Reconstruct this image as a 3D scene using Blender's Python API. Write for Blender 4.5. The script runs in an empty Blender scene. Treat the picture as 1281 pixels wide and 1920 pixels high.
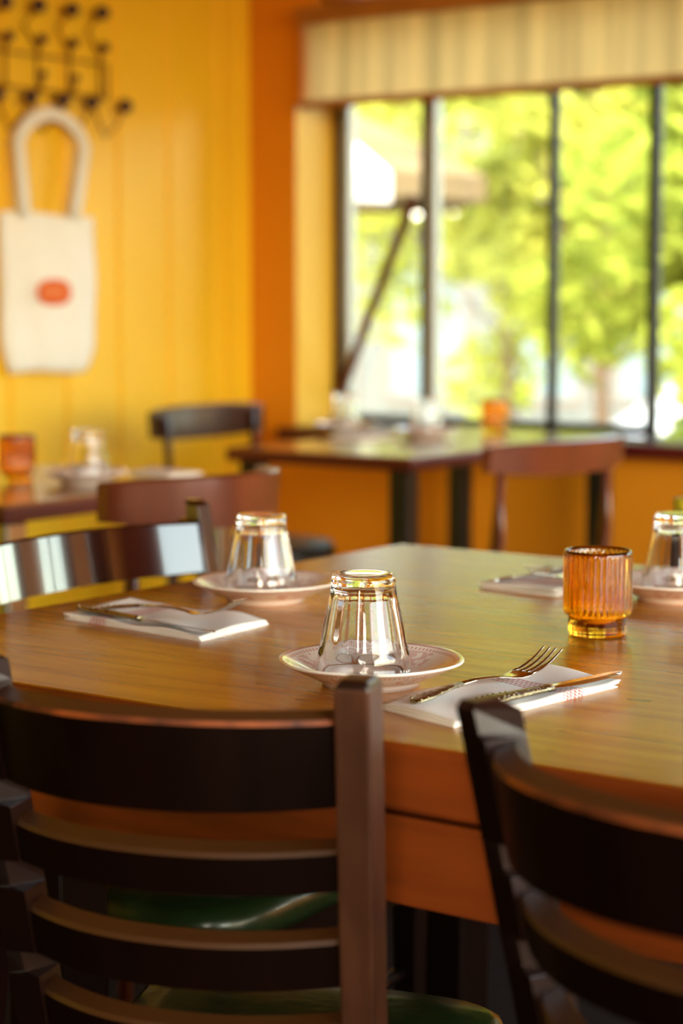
import bpy, bmesh, math, random
from mathutils import Vector, Matrix, Euler
random.seed(7)
S = bpy.context.scene
COL = S.collection
PI = math.pi
R = math.radians

# ------------------------------------------------------------------ camera, world, sun, portals, exposure
cam_d = bpy.data.cameras.new('camera'); cam = bpy.data.objects.new('camera', cam_d); COL.objects.link(cam)
cam.location = (0, 0, 1.10)
cam.rotation_euler = (R(90 - 6.09), 0, R(36))
cam_d.sensor_fit = 'HORIZONTAL'; cam_d.sensor_width = 36; cam_d.lens = 3750 / 1281 * 36
cam_d.clip_start = .02; cam_d.clip_end = 300
cam_d.dof.use_dof = True; cam_d.dof.focus_distance = 1.85; cam_d.dof.aperture_fstop = 5.4
S.camera = cam

W = bpy.data.worlds.new('world'); S.world = W; W.use_nodes = True
nt = W.node_tree; nt.nodes.clear()
wo = nt.nodes.new('ShaderNodeOutputWorld'); bg = nt.nodes.new('ShaderNodeBackground'); sk = nt.nodes.new('ShaderNodeTexSky')
sk.sky_type = 'NISHITA'; sk.sun_disc = False; sk.sun_elevation = R(48); sk.sun_rotation = R(150); sk.air_density = 1.0; sk.dust_density = 2.0
tint = nt.nodes.new('ShaderNodeMix'); tint.data_type = 'RGBA'; tint.blend_type = 'MULTIPLY'; tint.inputs[0].default_value = 1
tint.inputs[7].default_value = (1.0, .87, .66, 1)
nt.links.new(sk.outputs[0], tint.inputs[6]); nt.links.new(tint.outputs[2], bg.inputs[0]); nt.links.new(bg.outputs[0], wo.inputs[0]); bg.inputs[1].default_value = 0.72
sun_d = bpy.data.lights.new('sun', 'SUN'); sun = bpy.data.objects.new('sun', sun_d); COL.objects.link(sun)
sun_d.energy = 2.3; sun_d.angle = R(.6); sun_d.color = (1, .95, .86)
sun.rotation_euler = Vector((-.45, .75, -1.05)).to_track_quat('-Z', 'Y').to_euler()
def portal(loc, rot, sx, sy):
    d = bpy.data.lights.new('window_portal', 'AREA'); o = bpy.data.objects.new('window_portal', d); COL.objects.link(o)
    d.shape = 'RECTANGLE'; d.size = sx; d.size_y = sy; d.cycles.is_portal = True; o.location = loc; o.rotation_euler = rot
portal((-.85, 4.97, 1.34), (R(-90), 0, 0), 5.6, 1.24)
portal((2.74, 1.6, 1.5), (0, R(90), 0), 2.0, 4.4)
portal((1.75, -2.84, 1.6), (R(90), 0, 0), 1.5, 1.4)
vs = S.view_settings; S.display_settings.display_device = 'sRGB'
vs.view_transform = 'Standard'; vs.look = 'None'; vs.gamma = 1; vs.use_curve_mapping = False
vs.exposure = 2.3
cy = S.cycles
cy.max_bounces = 14; cy.transmission_bounces = 12; cy.transparent_max_bounces = 16; cy.diffuse_bounces = 5; cy.glossy_bounces = 5
cy.caustics_reflective = False; cy.caustics_refractive = True; cy.sample_clamp_indirect = 6
cy.use_denoising = True

# ------------------------------------------------------------------ materials
def lin(c):
    return tuple(((v / 255) / 12.92 if v / 255 <= .04045 else ((v / 255 + .055) / 1.055) ** 2.4) for v in c) + (1,)
def newmat(name):
    m = bpy.data.materials.new(name); m.use_nodes = True
    n = m.node_tree; b = n.nodes['Principled BSDF']; return m, n, b
def mat(name, col, rough=.5, metal=0, noise=0, nscale=8, stretch=(1, 1, 1), bump=0, coat=0, spec=.5, col2=None, coat_rough=.1):
    m, n, b = newmat(name)
    b.inputs['Roughness'].default_value = rough; b.inputs['Metallic'].default_value = metal
    b.inputs['Coat Weight'].default_value = coat; b.inputs['Coat Roughness'].default_value = coat_rough
    b.inputs['Specular IOR Level'].default_value = spec
    c = lin(col); b.inputs['Base Color'].default_value = c
    if noise or bump or col2:
        tc = n.nodes.new('ShaderNodeTexCoord'); mp = n.nodes.new('ShaderNodeMapping'); mp.inputs['Scale'].default_value = stretch
        nz = n.nodes.new('ShaderNodeTexNoise'); nz.inputs['Scale'].default_value = nscale; nz.inputs['Detail'].default_value = 5
        n.links.new(tc.outputs['Object'], mp.inputs[0]); n.links.new(mp.outputs[0], nz.inputs['Vector'])
        if noise or col2:
            cr = n.nodes.new('ShaderNodeValToRGB'); cr.color_ramp.elements[0].position = .3; cr.color_ramp.elements[1].position = .7
            if col2: d = lin(col2)
            else: d = tuple(v * (1 - noise) for v in c[:3]) + (1,)
            cr.color_ramp.elements[0].color = d; cr.color_ramp.elements[1].color = c
            n.links.new(nz.outputs[0], cr.inputs[0]); n.links.new(cr.outputs[0], b.inputs['Base Color'])
        if bump:
            bp = n.nodes.new('ShaderNodeBump'); bp.inputs['Strength'].default_value = bump; bp.inputs['Distance'].default_value = .002
            n.links.new(nz.outputs[0], bp.inputs['Height']); n.links.new(bp.outputs[0], b.inputs['Normal'])
    return m
def N(n, t, **kw):
    x = n.nodes.new(t)
    for k, v in kw.items(): setattr(x, k, v)
    return x
def math_(n, op, a, b=None, c=None):
    x = n.nodes.new('ShaderNodeMath'); x.operation = op
    for i, v in enumerate((a, b, c)):
        if v is None: continue
        if isinstance(v, (int, float)): x.inputs[i].default_value = v
        else: n.links.new(v, x.inputs[i])
    return x.outputs[0]
def mixc(n, f, a, b):
    x = n.nodes.new('ShaderNodeMix'); x.data_type = 'RGBA'
    if isinstance(f, (int, float)): x.inputs[0].default_value = f
    else: n.links.new(f, x.inputs[0])
    for i, v in ((6, a), (7, b)):
        if isinstance(v, tuple): x.inputs[i].default_value = v
        else: n.links.new(v, x.inputs[i])
    return x.outputs[2]

def table_wood():
    m, n, b = newmat('honey_table_wood')
    tc = N(n, 'ShaderNodeTexCoord'); sep = N(n, 'ShaderNodeSeparateXYZ'); n.links.new(tc.outputs['Object'], sep.inputs[0])
    wob = N(n, 'ShaderNodeTexNoise'); wob.inputs['Scale'].default_value = 2.2; n.links.new(tc.outputs['Object'], wob.inputs['Vector'])
    mp = N(n, 'ShaderNodeMapping'); mp.inputs['Scale'].default_value = (1.0, 9, 9)
    n.links.new(tc.outputs['Object'], mp.inputs[0])
    g = N(n, 'ShaderNodeTexNoise'); g.inputs['Scale'].default_value = 3.4; g.inputs['Detail'].default_value = 7; g.inputs['Distortion'].default_value = .5
    n.links.new(mp.outputs[0], g.inputs['Vector'])
    big = N(n, 'ShaderNodeTexNoise'); big.inputs['Scale'].default_value = 3.1; big.inputs['Detail'].default_value = 3; n.links.new(tc.outputs['Object'], big.inputs['Vector'])
    t = math_(n, 'DIVIDE', sep.outputs['Y'], .137)
    fl = math_(n, 'FLOOR', t); fr = math_(n, 'FRACT', t)
    wn = N(n, 'ShaderNodeTexWhiteNoise', noise_dimensions='1D'); n.links.new(fl, wn.inputs['W'])
    cr = N(n, 'ShaderNodeValToRGB'); e = cr.color_ramp.elements
    e[0].position = .28; e[0].color = lin((146, 76, 4)); e[1].position = .72; e[1].color = lin((198, 130, 8))
    n.links.new(g.outputs[0], cr.inputs[0])
    c1 = mixc(n, math_(n, 'MULTIPLY', wn.outputs[0], .35), cr.outputs[0], lin((150, 76, 8)))
    c2 = mixc(n, math_(n, 'MULTIPLY', big.outputs[0], .35), c1, lin((170, 104, 8)))
    # joints between the planks, worn here and there
    d = math_(n, 'ABSOLUTE', math_(n, 'SUBTRACT', fr, .5))
    jt = math_(n, 'MULTIPLY', math_(n, 'GREATER_THAN', d, .489), math_(n, 'GREATER_THAN', wob.outputs[0], .5))
    # dents and scratches
    mp2 = N(n, 'ShaderNodeMapping'); mp2.inputs['Scale'].default_value = (7, 26, 10); mp2.inputs['Rotation'].default_value = (0, 0, .5)
    n.links.new(tc.outputs['Object'], mp2.inputs[0])
    sc = N(n, 'ShaderNodeTexNoise'); sc.inputs['Scale'].default_value = 2.3; sc.inputs['Detail'].default_value = 4; n.links.new(mp2.outputs[0], sc.inputs['Vector'])
    scm = math_(n, 'MULTIPLY', math_(n, 'GREATER_THAN', sc.outputs[0], .70), .6)
    # one dark knot near the front edge
    kn = N(n, 'ShaderNodeVectorMath', operation='DISTANCE'); kmp = N(n, 'ShaderNodeMapping'); kmp.inputs['Scale'].default_value = (1, 1.6, 0)
    kmp.inputs['Location'].default_value = (.62, -1.6 * 1.365, 0)
    n.links.new(tc.outputs['Object'], kmp.inputs[0]); n.links.new(kmp.outputs[0], kn.inputs[0]); kn.inputs[1].default_value = (0, 0, 0)
    kr = N(n, 'ShaderNodeMapRange'); kr.inputs[1].default_value = .012; kr.inputs[2].default_value = .03; kr.inputs[3].default_value = .65; kr.inputs[4].default_value = 0
    n.links.new(kn.outputs['Value'], kr.inputs[0])
    dark = math_(n, 'MINIMUM', math_(n, 'ADD', math_(n, 'ADD', jt, scm), kr.outputs[0]), .8)
    c3 = mixc(n, dark, c2, lin((70, 34, 10)))
    n.links.new(c3, b.inputs['Base Color'])
    b.inputs['Roughness'].default_value = .27
    b.inputs['Specular IOR Level'].default_value = .32
    b.inputs['Coat Weight'].default_value = .2; b.inputs['Coat Roughness'].default_value = .2
    bp = N(n, 'ShaderNodeBump'); bp.inputs['Strength'].default_value = .25; bp.inputs['Distance'].default_value = .0006
    n.links.new(math_(n, 'SUBTRACT', g.outputs[0], dark), bp.inputs['Height']); n.links.new(bp.outputs[0], b.inputs['Normal'])
    return m
def glass(name, col=(1, 1, 1, 1), ior=1.5, rough=0.0):
    m, n, b = newmat(name)
    b.inputs['Base Color'].default_value = col; b.inputs['Transmission Weight'].default_value = 1
    b.inputs['IOR'].default_value = ior; b.inputs['Roughness'].default_value = rough
    return m
def pane_mat():
    m = bpy.data.materials.new('window_pane_glass'); m.use_nodes = True; n = m.node_tree; n.nodes.clear()
    o = N(n, 'ShaderNodeOutputMaterial'); mx = N(n, 'ShaderNodeMixShader'); t = N(n, 'ShaderNodeBsdfTransparent'); g = N(n, 'ShaderNodeBsdfGlossy'); g.inputs['Roughness'].default_value = .02
    t.inputs[0].default_value = (.95, .97, .95, 1)
    fr = N(n, 'ShaderNodeFresnel'); fr.inputs[0].default_value = 1.45
    n.links.new(fr.outputs[0], mx.inputs[0]); n.links.new(t.outputs[0], mx.inputs[1]); n.links.new(g.outputs[0], mx.inputs[2]); n.links.new(mx.outputs[0], o.inputs[0])
    return m
def cloth_translucent(name, col, tr=.5, stripes=False):
    m = bpy.data.materials.new(name); m.use_nodes = True; n = m.node_tree; n.nodes.clear()
    o = N(n, 'ShaderNodeOutputMaterial'); mx = N(n, 'ShaderNodeMixShader'); d = N(n, 'ShaderNodeBsdfDiffuse'); t = N(n, 'ShaderNodeBsdfTranslucent')
    mx.inputs[0].default_value = tr
    tc = N(n, 'ShaderNodeTexCoord'); mp = N(n, 'ShaderNodeMapping'); mp.inputs['Scale'].default_value = (1, .3, .04) if stripes else (1, 1, 1)
    nz = N(n, 'ShaderNodeTexNoise'); nz.inputs['Scale'].default_value = 14 if stripes else 3; nz.inputs['Detail'].default_value = 3
    cr = N(n, 'ShaderNodeValToRGB'); cr.color_ramp.elements[0].position = .35; cr.color_ramp.elements[1].position = .6
    c = lin(col); cr.color_ramp.elements[0].color = tuple(v * (.62 if stripes else .7) for v in c[:3]) + (1,); cr.color_ramp.elements[1].color = c  # with stripes, shading of backlit folds is put into the cloth colour
    n.links.new(tc.outputs['Object'], mp.inputs[0]); n.links.new(mp.outputs[0], nz.inputs[0]); n.links.new(nz.outputs[0], cr.inputs[0])
    for s in (d, t): n.links.new(cr.outputs[0], s.inputs[0])
    n.links.new(d.outputs[0], mx.inputs[1]); n.links.new(t.outputs[0], mx.inputs[2]); n.links.new(mx.outputs[0], o.inputs[0])
    return m
def napkin_mat():
    m, n, b = newmat('white_napkin_paper')
    tc = N(n, 'ShaderNodeTexCoord'); sep = N(n, 'ShaderNodeSeparateXYZ'); n.links.new(tc.outputs['Object'], sep.inputs[0])
    y = sep.outputs['Y']; x = sep.outputs['X']
    # three red woven bands with short dashes, as on the tea-towel style napkin
    tot = None
    for y0, w in ((.036, .0014), (.0415, .0014), (.047, .0014), (.0525, .0014), (.058, .0014)):
        a = math_(n, 'LESS_THAN', math_(n, 'ABSOLUTE', math_(n, 'SUBTRACT', y, y0)), w)
        tot = a if tot is None else math_(n, 'MAXIMUM', tot, a)
    dash = math_(n, 'GREATER_THAN', math_(n, 'FRACT', math_(n, 'MULTIPLY', math_(n, 'ADD', x, math_(n, 'MULTIPLY', y, .6)), 200)), .15)
    f = math_(n, 'MULTIPLY', math_(n, 'MULTIPLY', tot, dash), .85)
    n.links.new(mixc(n, f, lin((250, 244, 234)), lin((190, 20, 44))), b.inputs['Base Color'])
    b.inputs['Roughness'].default_value = .9; b.inputs['Specular IOR Level'].default_value = .2
    vo = N(n, 'ShaderNodeTexVoronoi'); vo.inputs['Scale'].default_value = 480; n.links.new(tc.outputs['Object'], vo.inputs['Vector'])
    bp = N(n, 'ShaderNodeBump'); bp.inputs['Strength'].default_value = .3; bp.inputs['Distance'].default_value = .0006
    n.links.new(vo.outputs[0], bp.inputs['Height']); n.links.new(bp.outputs[0], b.inputs['Normal'])
    return m
def plate_mat():
    m, n, b = newmat('printed_porcelain')
    tc = N(n, 'ShaderNodeTexCoord'); sep = N(n, 'ShaderNodeSeparateXYZ'); n.links.new(tc.outputs['Object'], sep.inputs[0])
    r = math_(n, 'POWER', math_(n, 'ADD', math_(n, 'POWER', sep.outputs['X'], 2), math_(n, 'POWER', sep.outputs['Y'], 2)), .5)
    ang = math_(n, 'ARCTAN2', sep.outputs['Y'], sep.outputs['X'])
    top = math_(n, 'GREATER_THAN', sep.outputs['Z'], .0085)
    line = math_(n, 'MULTIPLY', math_(n, 'LESS_THAN', math_(n, 'ABSOLUTE', math_(n, 'SUBTRACT', r, .0818)), .0008), .9)
    beads = math_(n, 'MULTIPLY', math_(n, 'LESS_THAN', math_(n, 'ABSOLUTE', math_(n, 'SUBTRACT', r, .0765)), .0016),
                  math_(n, 'GREATER_THAN', math_(n, 'FRACT', math_(n, 'MULTIPLY', ang, 17.5)), .5))
    nz = N(n, 'ShaderNodeTexNoise'); nz.inputs['Scale'].default_value = 130; nz.inputs['Detail'].default_value = 4; n.links.new(tc.outputs['Object'], nz.inputs['Vector'])
    clump = math_(n, 'GREATER_THAN', math_(n, 'SINE', math_(n, 'MULTIPLY', ang, 7)), -.1)
    band = math_(n, 'LESS_THAN', math_(n, 'ABSOLUTE', math_(n, 'SUBTRACT', r, .063)), .0105)
    flow = math_(n, 'MULTIPLY', math_(n, 'MULTIPLY', clump, band), math_(n, 'GREATER_THAN', nz.outputs[0], .5))
    f = math_(n, 'MULTIPLY', math_(n, 'MULTIPLY', math_(n, 'MAXIMUM', math_(n, 'MAXIMUM', line, math_(n, 'MULTIPLY', beads, .7)), math_(n, 'MULTIPLY', flow, .45)), top), .9)
    n.links.new(mixc(n, f, lin((250, 240, 226)), lin((204, 92, 84))), b.inputs['Base Color'])
    b.inputs['Roughness'].default_value = .12; b.inputs['Coat Weight'].default_value = .4
    return m

M = {}
M['table'] = table_wood()
M['apron'] = mat('reddish_apron_wood', (150, 66, 18), .4, noise=.45, nscale=3, stretch=(1.2, 14, 14), bump=.3, coat=.2)
M['chair'] = mat('dark_espresso_wood', (22, 8, 4), .34, noise=.35, nscale=4, stretch=(8, 8, 1.5), coat=0, spec=.16, bump=.15)
M['chair_gloss'] = mat('glossy_dark_mahogany', (40, 14, 8), .1, coat=.6, coat_rough=.04)
M['lit_post'] = mat('lit_brown_post_wood', (96, 56, 36), .42, noise=.4, nscale=6, stretch=(10, 10, 1.5), bump=.3)  # lighter brown: light on the near chair's right post put into the colour
M['chair_side'] = mat('dark_espresso_wood_lit_side', (44, 24, 17), .3, noise=.3, nscale=9, coat=.2, bump=.2)  # paler espresso for inner post faces and tops, side light painted in
M['slat_sheen'] = mat('brown_sheen_slat_top', (84, 50, 20), .45, noise=.25, nscale=6)  # brown sheen of the slat tops, reflection put into the colour
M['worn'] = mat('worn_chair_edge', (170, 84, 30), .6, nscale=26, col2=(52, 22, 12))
M['vinyl'] = mat('dark_green_vinyl', (34, 50, 22), .3, nscale=60, bump=.5, noise=.2, coat=.2)
M['bistro'] = mat('red_brown_bistro_wood', (112, 50, 24), .35, noise=.4, nscale=4, stretch=(4, 4, 1), coat=.3)
M['bistro_dark'] = mat('dark_bistro_wood', (60, 30, 16), .3, noise=.3, nscale=4, coat=.4)
M['seat_dark'] = mat('dark_seat_pad', (20, 20, 12), .4)
M['black'] = mat('black_painted_metal', (14, 15, 14), .35)
M['steel'] = mat('brushed_steel_leg', (160, 158, 150), .25, metal=1)
M['silver'] = mat('polished_cutlery_steel', (205, 200, 188), .14, metal=1)
M['silver_orn'] = mat('aged_ornate_handle_steel', (190, 176, 140), .25, metal=1, nscale=180, bump=1.0, noise=.5)
M['bg_top'] = mat('varnished_bistro_top', (150, 92, 40), .25, noise=.3, nscale=3, stretch=(1, 10, 1), coat=.5)
M['burgundy'] = mat('burgundy_edge_band', (84, 14, 16), .35, noise=.2, nscale=5)
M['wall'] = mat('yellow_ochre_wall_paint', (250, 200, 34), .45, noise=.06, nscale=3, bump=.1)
M['wall2'] = mat('shaded_ochre_wall_paint_smooth', (224, 138, 6), .6, noise=.06, nscale=2)  # darker wall paint: shade of the window wall put into the colour
M['wall_dark'] = mat('dark_brown_wall_panelling', (52, 30, 16), .6, noise=.3, nscale=4, stretch=(8, 8, 1))
M['jamb'] = mat('lit_yellow_jamb_paint', (255, 206, 70), .5, noise=.04, nscale=3)  # lighter than the wall: window light painted into the jamb colour
M['ceil'] = mat('ochre_ceiling_paint', (206, 142, 44), .8, noise=.04, nscale=3)
M['floor'] = mat('dark_brown_floor_boards', (26, 16, 10), .9, noise=.4, nscale=3, stretch=(2, 14, 1), spec=.1)
M['frame'] = mat('black_window_frame_paint', (16, 18, 16), .45)
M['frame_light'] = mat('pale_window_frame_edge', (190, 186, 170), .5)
M['stay'] = mat('brown_window_stay_wood', (92, 36, 14), .5, noise=.3, nscale=20)
M['pane'] = pane_mat()
M['glass'] = glass('clear_tumbler_glass')
M['amber'] = glass('amber_votive_glass', (.90, .49, .035, 1))
M['wax'] = mat('cream_candle_wax', (250, 226, 170), .5)
M['plate'] = plate_mat()
M['napkin'] = napkin_mat()
M['blind'] = cloth_translucent('linen_blind_cloth', (255, 214, 142), .66, True)
M['hem'] = cloth_translucent('linen_blind_hem', (196, 132, 60), .25)
M['tote'] = mat('cream_canvas', (250, 246, 234), .9, nscale=40, bump=.3, noise=.05)
M['logo'] = mat('orange_print', (226, 96, 26), .8)
M['logo_pale'] = mat('pale_print', (240, 160, 90), .8)
M['wire'] = mat('bronze_wire', (130, 70, 14), .4, metal=.4)
M['ball'] = mat('dark_walnut_knob', (60, 24, 10), .35, coat=.3)
# outdoors
M['leaf'] = cloth_translucent('yellow_green_leaf', (176, 180, 84), .5)
M['leaf2'] = cloth_translucent('fresh_green_leaf', (160, 174, 74), .5)
M['bark'] = mat('grey_bark', (92, 74, 56), .9, noise=.4, nscale=20)
M['street'] = mat('pale_concrete_paving', (120, 118, 112), .85, noise=.15, nscale=2)
M['asphalt'] = mat('grey_asphalt', (84, 84, 86), .9, noise=.2, nscale=6)
M['facade'] = mat('pale_grey_facade', (70, 75, 75), .8, noise=.1, nscale=1)
M['facade_win'] = mat('blue_grey_shop_glass', (70, 88, 96), .45, noise=.1, nscale=1)
M['facade_trim'] = mat('brown_grey_facade_trim', (84, 76, 70), .7)
M['carwhite'] = mat('white_car_paint', (236, 238, 240), .25, coat=.8)
M['carglass'] = mat('dark_blue_car_glass', (60, 84, 120), .08, spec=.8)
M['tyre'] = mat('black_tyre_rubber', (24, 24, 24), .8)
M['umbrella'] = cloth_translucent('beige_umbrella_canvas', (118, 104, 80), .25)
M['white_cloth'] = mat('white_sail_cloth', (244, 242, 236), .8)
M['pot'] = mat('terracotta_pot_clay', (156, 92, 60), .8)

# ------------------------------------------------------------------ mesh helpers
class MB:
    def __init__(s): s.bm = bmesh.new(); s.mats = []
    def mi(s, m):
        if m not in s.mats: s.mats.append(m)
        return s.mats.index(m)
    def face(s, vs_, m=None, smooth=False):
        try: f = s.bm.faces.new(vs_)
        except ValueError: return None
        if m is not None: f.material_index = s.mi(m)
        f.smooth = smooth; return f
    def box(s, x0, x1, y0, y1, z0, z1, m=None):
        v = [s.bm.verts.new(p) for p in ((x0,y0,z0),(x1,y0,z0),(x1,y1,z0),(x0,y1,z0),(x0,y0,z1),(x1,y0,z1),(x1,y1,z1),(x0,y1,z1))]
        for q in ((3,2,1,0),(4,5,6,7),(0,1,5,4),(1,2,6,5),(2,3,7,6),(3,0,4,7)): s.face([v[i] for i in q], m)
        return v
    def loft(s, rings, m=None, smooth=True, cap=True, closed=True, mfun=None):
        vr = [[s.bm.verts.new(p) for p in r] for r in rings]
        n = len(vr[0])
        for i in range(len(vr) - 1):
            for j in range(n if closed else n - 1):
                k = (j + 1) % n
                s.face([vr[i][j], vr[i][k], vr[i+1][k], vr[i+1][j]], mfun(i, j) if mfun else m, smooth)
        if cap and closed:
            s.face(list(reversed(vr[0])), m); s.face(vr[-1], m)
        return vr
    def lathe(s, prof, seg=48, m=None, smooth=True, rf=None, cx=0, cy=0, cz=0):
        # prof: list of (r, z); closed profile when first == last
        vr = []
        for i, (r, z) in enumerate(prof):
            if r < 1e-6: vr.append([s.bm.verts.new((cx, cy, cz + z))]); continue
            ring = []
            for j in range(seg):
                a = 2 * PI * j / seg; rr = rf(i, r, z, a) if rf else r
                ring.append(s.bm.verts.new((cx + rr * math.cos(a), cy + rr * math.sin(a), cz + z)))
            vr.append(ring)
        for i in range(len(vr) - 1):
            A, B = vr[i], vr[i+1]
            for j in range(seg):
                k = (j + 1) % seg
                if len(A) == 1 and len(B) == 1: continue
                if len(A) == 1: s.face([A[0], B[k], B[j]], m, smooth)
                elif len(B) == 1: s.face([A[j], A[k], B[0]], m, smooth)
                else: s.face([A[j], A[k], B[k], B[j]], m, smooth)
    def tube(s, pts, r, seg=8, m=None, closed=False):
        pts = [Vector(p) for p in pts]; rings = []
        n = len(pts); up = Vector((0, 0, 1))
        for i, p in enumerate(pts):
            a = pts[i-1] if (i > 0 or closed) else p; b = pts[(i+1) % n] if (i < n-1 or closed) else p
            t = (b - a).normalized(); u = t.cross(up)
            if u.length < .05: u = t.cross(Vector((1, 0, 0)))
            u.normalize(); v = t.cross(u)
            rr = r[i] if isinstance(r, (list, tuple)) else r
            rings.append([p + (u * math.cos(2*PI*j/seg) + v * math.sin(2*PI*j/seg)) * rr for j in range(seg)])
        if closed: rings.append(rings[0])
        s.loft(rings, m, cap=not closed)
    def ball(s, c, r, m=None, seg=16, sz=1):
        k = 8; s.lathe([(0 if i in (0, k) else r * math.sin(PI*i/k), -r * sz * math.cos(PI*i/k)) for i in range(k+1)], seg, m, cx=c[0], cy=c[1], cz=c[2])
    def build(s, name, m=None, parent=None, bevel=0, bseg=2, smooth_angle=None, subsurf=0, recalc=True):
        bmesh.ops.remove_doubles(s.bm, verts=s.bm.verts, dist=1e-6)
        if recalc: bmesh.ops.recalc_face_normals(s.bm, faces=s.bm.faces)
        me = bpy.data.meshes.new(name); s.bm.to_mesh(me); s.bm.free()
        if not s.mats and m: s.mats = [m]
        for k in s.mats: me.materials.append(k)
        o = bpy.data.objects.new(name, me); COL.objects.link(o)
        if parent: o.parent = parent
        if bevel:
            b = o.modifiers.new('bevel', 'BEVEL'); b.width = bevel; b.segments = bseg; b.limit_method = 'ANGLE'; b.angle_limit = R(40)
        if subsurf:
            b = o.modifiers.new('subsurf', 'SUBSURF'); b.levels = subsurf; b.render_levels = subsurf
        return o
def tag(o, label=None, cat=None, group=None, kind=None):
    if label: o['label'] = label
    if cat: o['category'] = cat
    if group: o['group'] = group
    if kind: o['kind'] = kind
    return o
def empty(name, loc, rz=0, label=None, cat=None, group=None):
    o = bpy.data.objects.new(name, None); COL.objects.link(o); o.location = loc; o.rotation_euler = (0, 0, rz); o.empty_display_size = .05
    return tag(o, label, cat, group)
def box(name, m, x0, x1, y0, y1, z0, z1, parent=None, bevel=0):
    b = MB(); b.box(x0, x1, y0, y1, z0, z1); return b.build(name, m, parent, bevel)
def struct(o): o['kind'] = 'structure'; return o
def copy_tree(o, parent=None):
    c = o.copy(); COL.objects.link(c); c.parent = parent
    for ch in list(o.children): copy_tree(ch, c)
    return c

# ------------------------------------------------------------------ room shell
XL, YW, YG, XR, YB, ZC = -3.80, 4.75, 4.95, 2.7, -2.8, 2.62
struct(box('floor', M['floor'], XL-.15, XR+.15, YB-.15, YG+.12, -.1, 0))
struct(box('ceiling', M['ceil'], XL-.15, XR+.15, YB-.15, YG+.12, ZC, ZC+.12))
# left wall: vertical boards with v-grooves
b = MB(); grooves = [YB + .002 + (4.172 + 2.8) % .213 + .213*i for i in range(36)]
ys = [YB - .1]
pts = [(XL, YB - .1)]
for g in grooves:
    if g > 4.60: break
    pts += [(XL, g - .009), (XL - .012, g - .002), (XL - .012, g + .002), (XL, g + .009)]
pts.append((XL, YG))
pts += [(XL - .14, YG), (XL - .14, YB - .1)]
b.loft([[(x, y, 0) for x, y in pts], [(x, y, ZC) for x, y in pts]], smooth=False)
struct(b.build('wall_left', M['wall']))
struct(box('trim_1', M['wall'], XL, XL + .016, 4.645, 4.747, .0, ZC, bevel=.004))
struct(box('baseboard_left', M['wall'], XL, XL + .015, YB, 4.644, 0, .11, bevel=.004))
# window wall: below the windows, left pier, header
b = MB()
b.box(XL, XR, YW, YG + .1, 0, .68)                      # under the ledge
b.box(XL, -3.62, YW, YG + .1, .68, ZC)                   # left pier
b.box(-3.62, XR, YW, YG + .1, 1.97, ZC)                  # header
b.box(1.95, XR, YW, YG + .1, .68, 1.97)
for x0, x1 in ((-1.92, -1.55), (-1.10, -.80), (-.20, .15), (.75, 1.15)):
    b.box(x0, x1, YW, YG + .1, .68, 1.97)                # piers between the separate windows further right
struct(b.build('wall_front', M['wall2']))
struct(box('trim_2', M['jamb'], -3.622, -3.617, YW + .001, YG - .02, .722, 1.68))
struct(box('trim_3', M['wall2'], -3.62, -3.545, YW - .0, YW + .03, 1.665, 1.97))
# right wall with a large window opening, back wall with two openings
b = MB()
b.box(XR, XR+.12, YB, YG+.1, 0, .5); b.box(XR, XR+.12, YB, YG+.1, 2.5, ZC); b.box(XR, XR+.12, YB, -.6, .5, 2.5); b.box(XR, XR+.12, 3.8, YG+.1, .5, 2.5)
struct(b.build('wall_right', M['wall2']))
b = MB()
b.box(XL, XR, YB-.12, YB, 0, .9); b.box(XL, XR, YB-.12, YB, 2.3, ZC); b.box(XL, 1.0, YB-.12, YB, .9, 2.3); b.box(2.5, XR, YB-.12, YB, .9, 2.3)
struct(b.build('wall_back', M['wall_dark']))
# window ledge
b = MB(); b.box(XL + .16, XR, YW - .07, YG - .03, .682, .722)
struct(b.build('trim_4', M['burgundy'], bevel=.004))
# windows of the front wall: one window object per sash
mull = [(-3.606, .022), (-3.293, .019), (-2.861, .022), (-2.545, .027), (-2.24, .018), (-1.93, .018), (-1.54, .02), (-1.32, .02), (-1.11, .02), (-.79, .02), (-.5, .02), (-.21, .02), (.16, .02), (.45, .02), (.74, .02), (1.16, .02), (1.55, .02), (1.94, .02)]
for i in range(len(mull) - 1):
    (xa, wa), (xb, wb) = mull[i], mull[i+1]
    if i in (5, 8, 11, 14): continue
    zb = .724 if i != 3 else .70
    f = MB()
    f.box(xa - wa/2, xa + wa/2, YG - .008, YG + .022, zb, 1.97)
    if i + 1 in (5, 8, 11, 14, 17): f.box(xb - wb/2, xb + wb/2, YG - .008, YG + .022, zb, 1.97)
    if i != 3: f.box(xa + wa/2, xb - wb/2, YG - .02, YG + .03, .724, .752)
    f.box(xa + wa/2, xb - wb/2, YG - .02, YG + .03, 1.93, 1.97)
    o = struct(f.build('window_%d' % (i+1), M['frame']))
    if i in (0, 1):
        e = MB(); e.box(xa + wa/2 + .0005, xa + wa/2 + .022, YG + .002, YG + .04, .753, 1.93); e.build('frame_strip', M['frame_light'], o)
    p = MB(); p.box(xa + wa/2, xb - wb/2, YG + .004, YG + .008, zb + .02, 1.94); p.build('pane', M['pane'], o)
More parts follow.
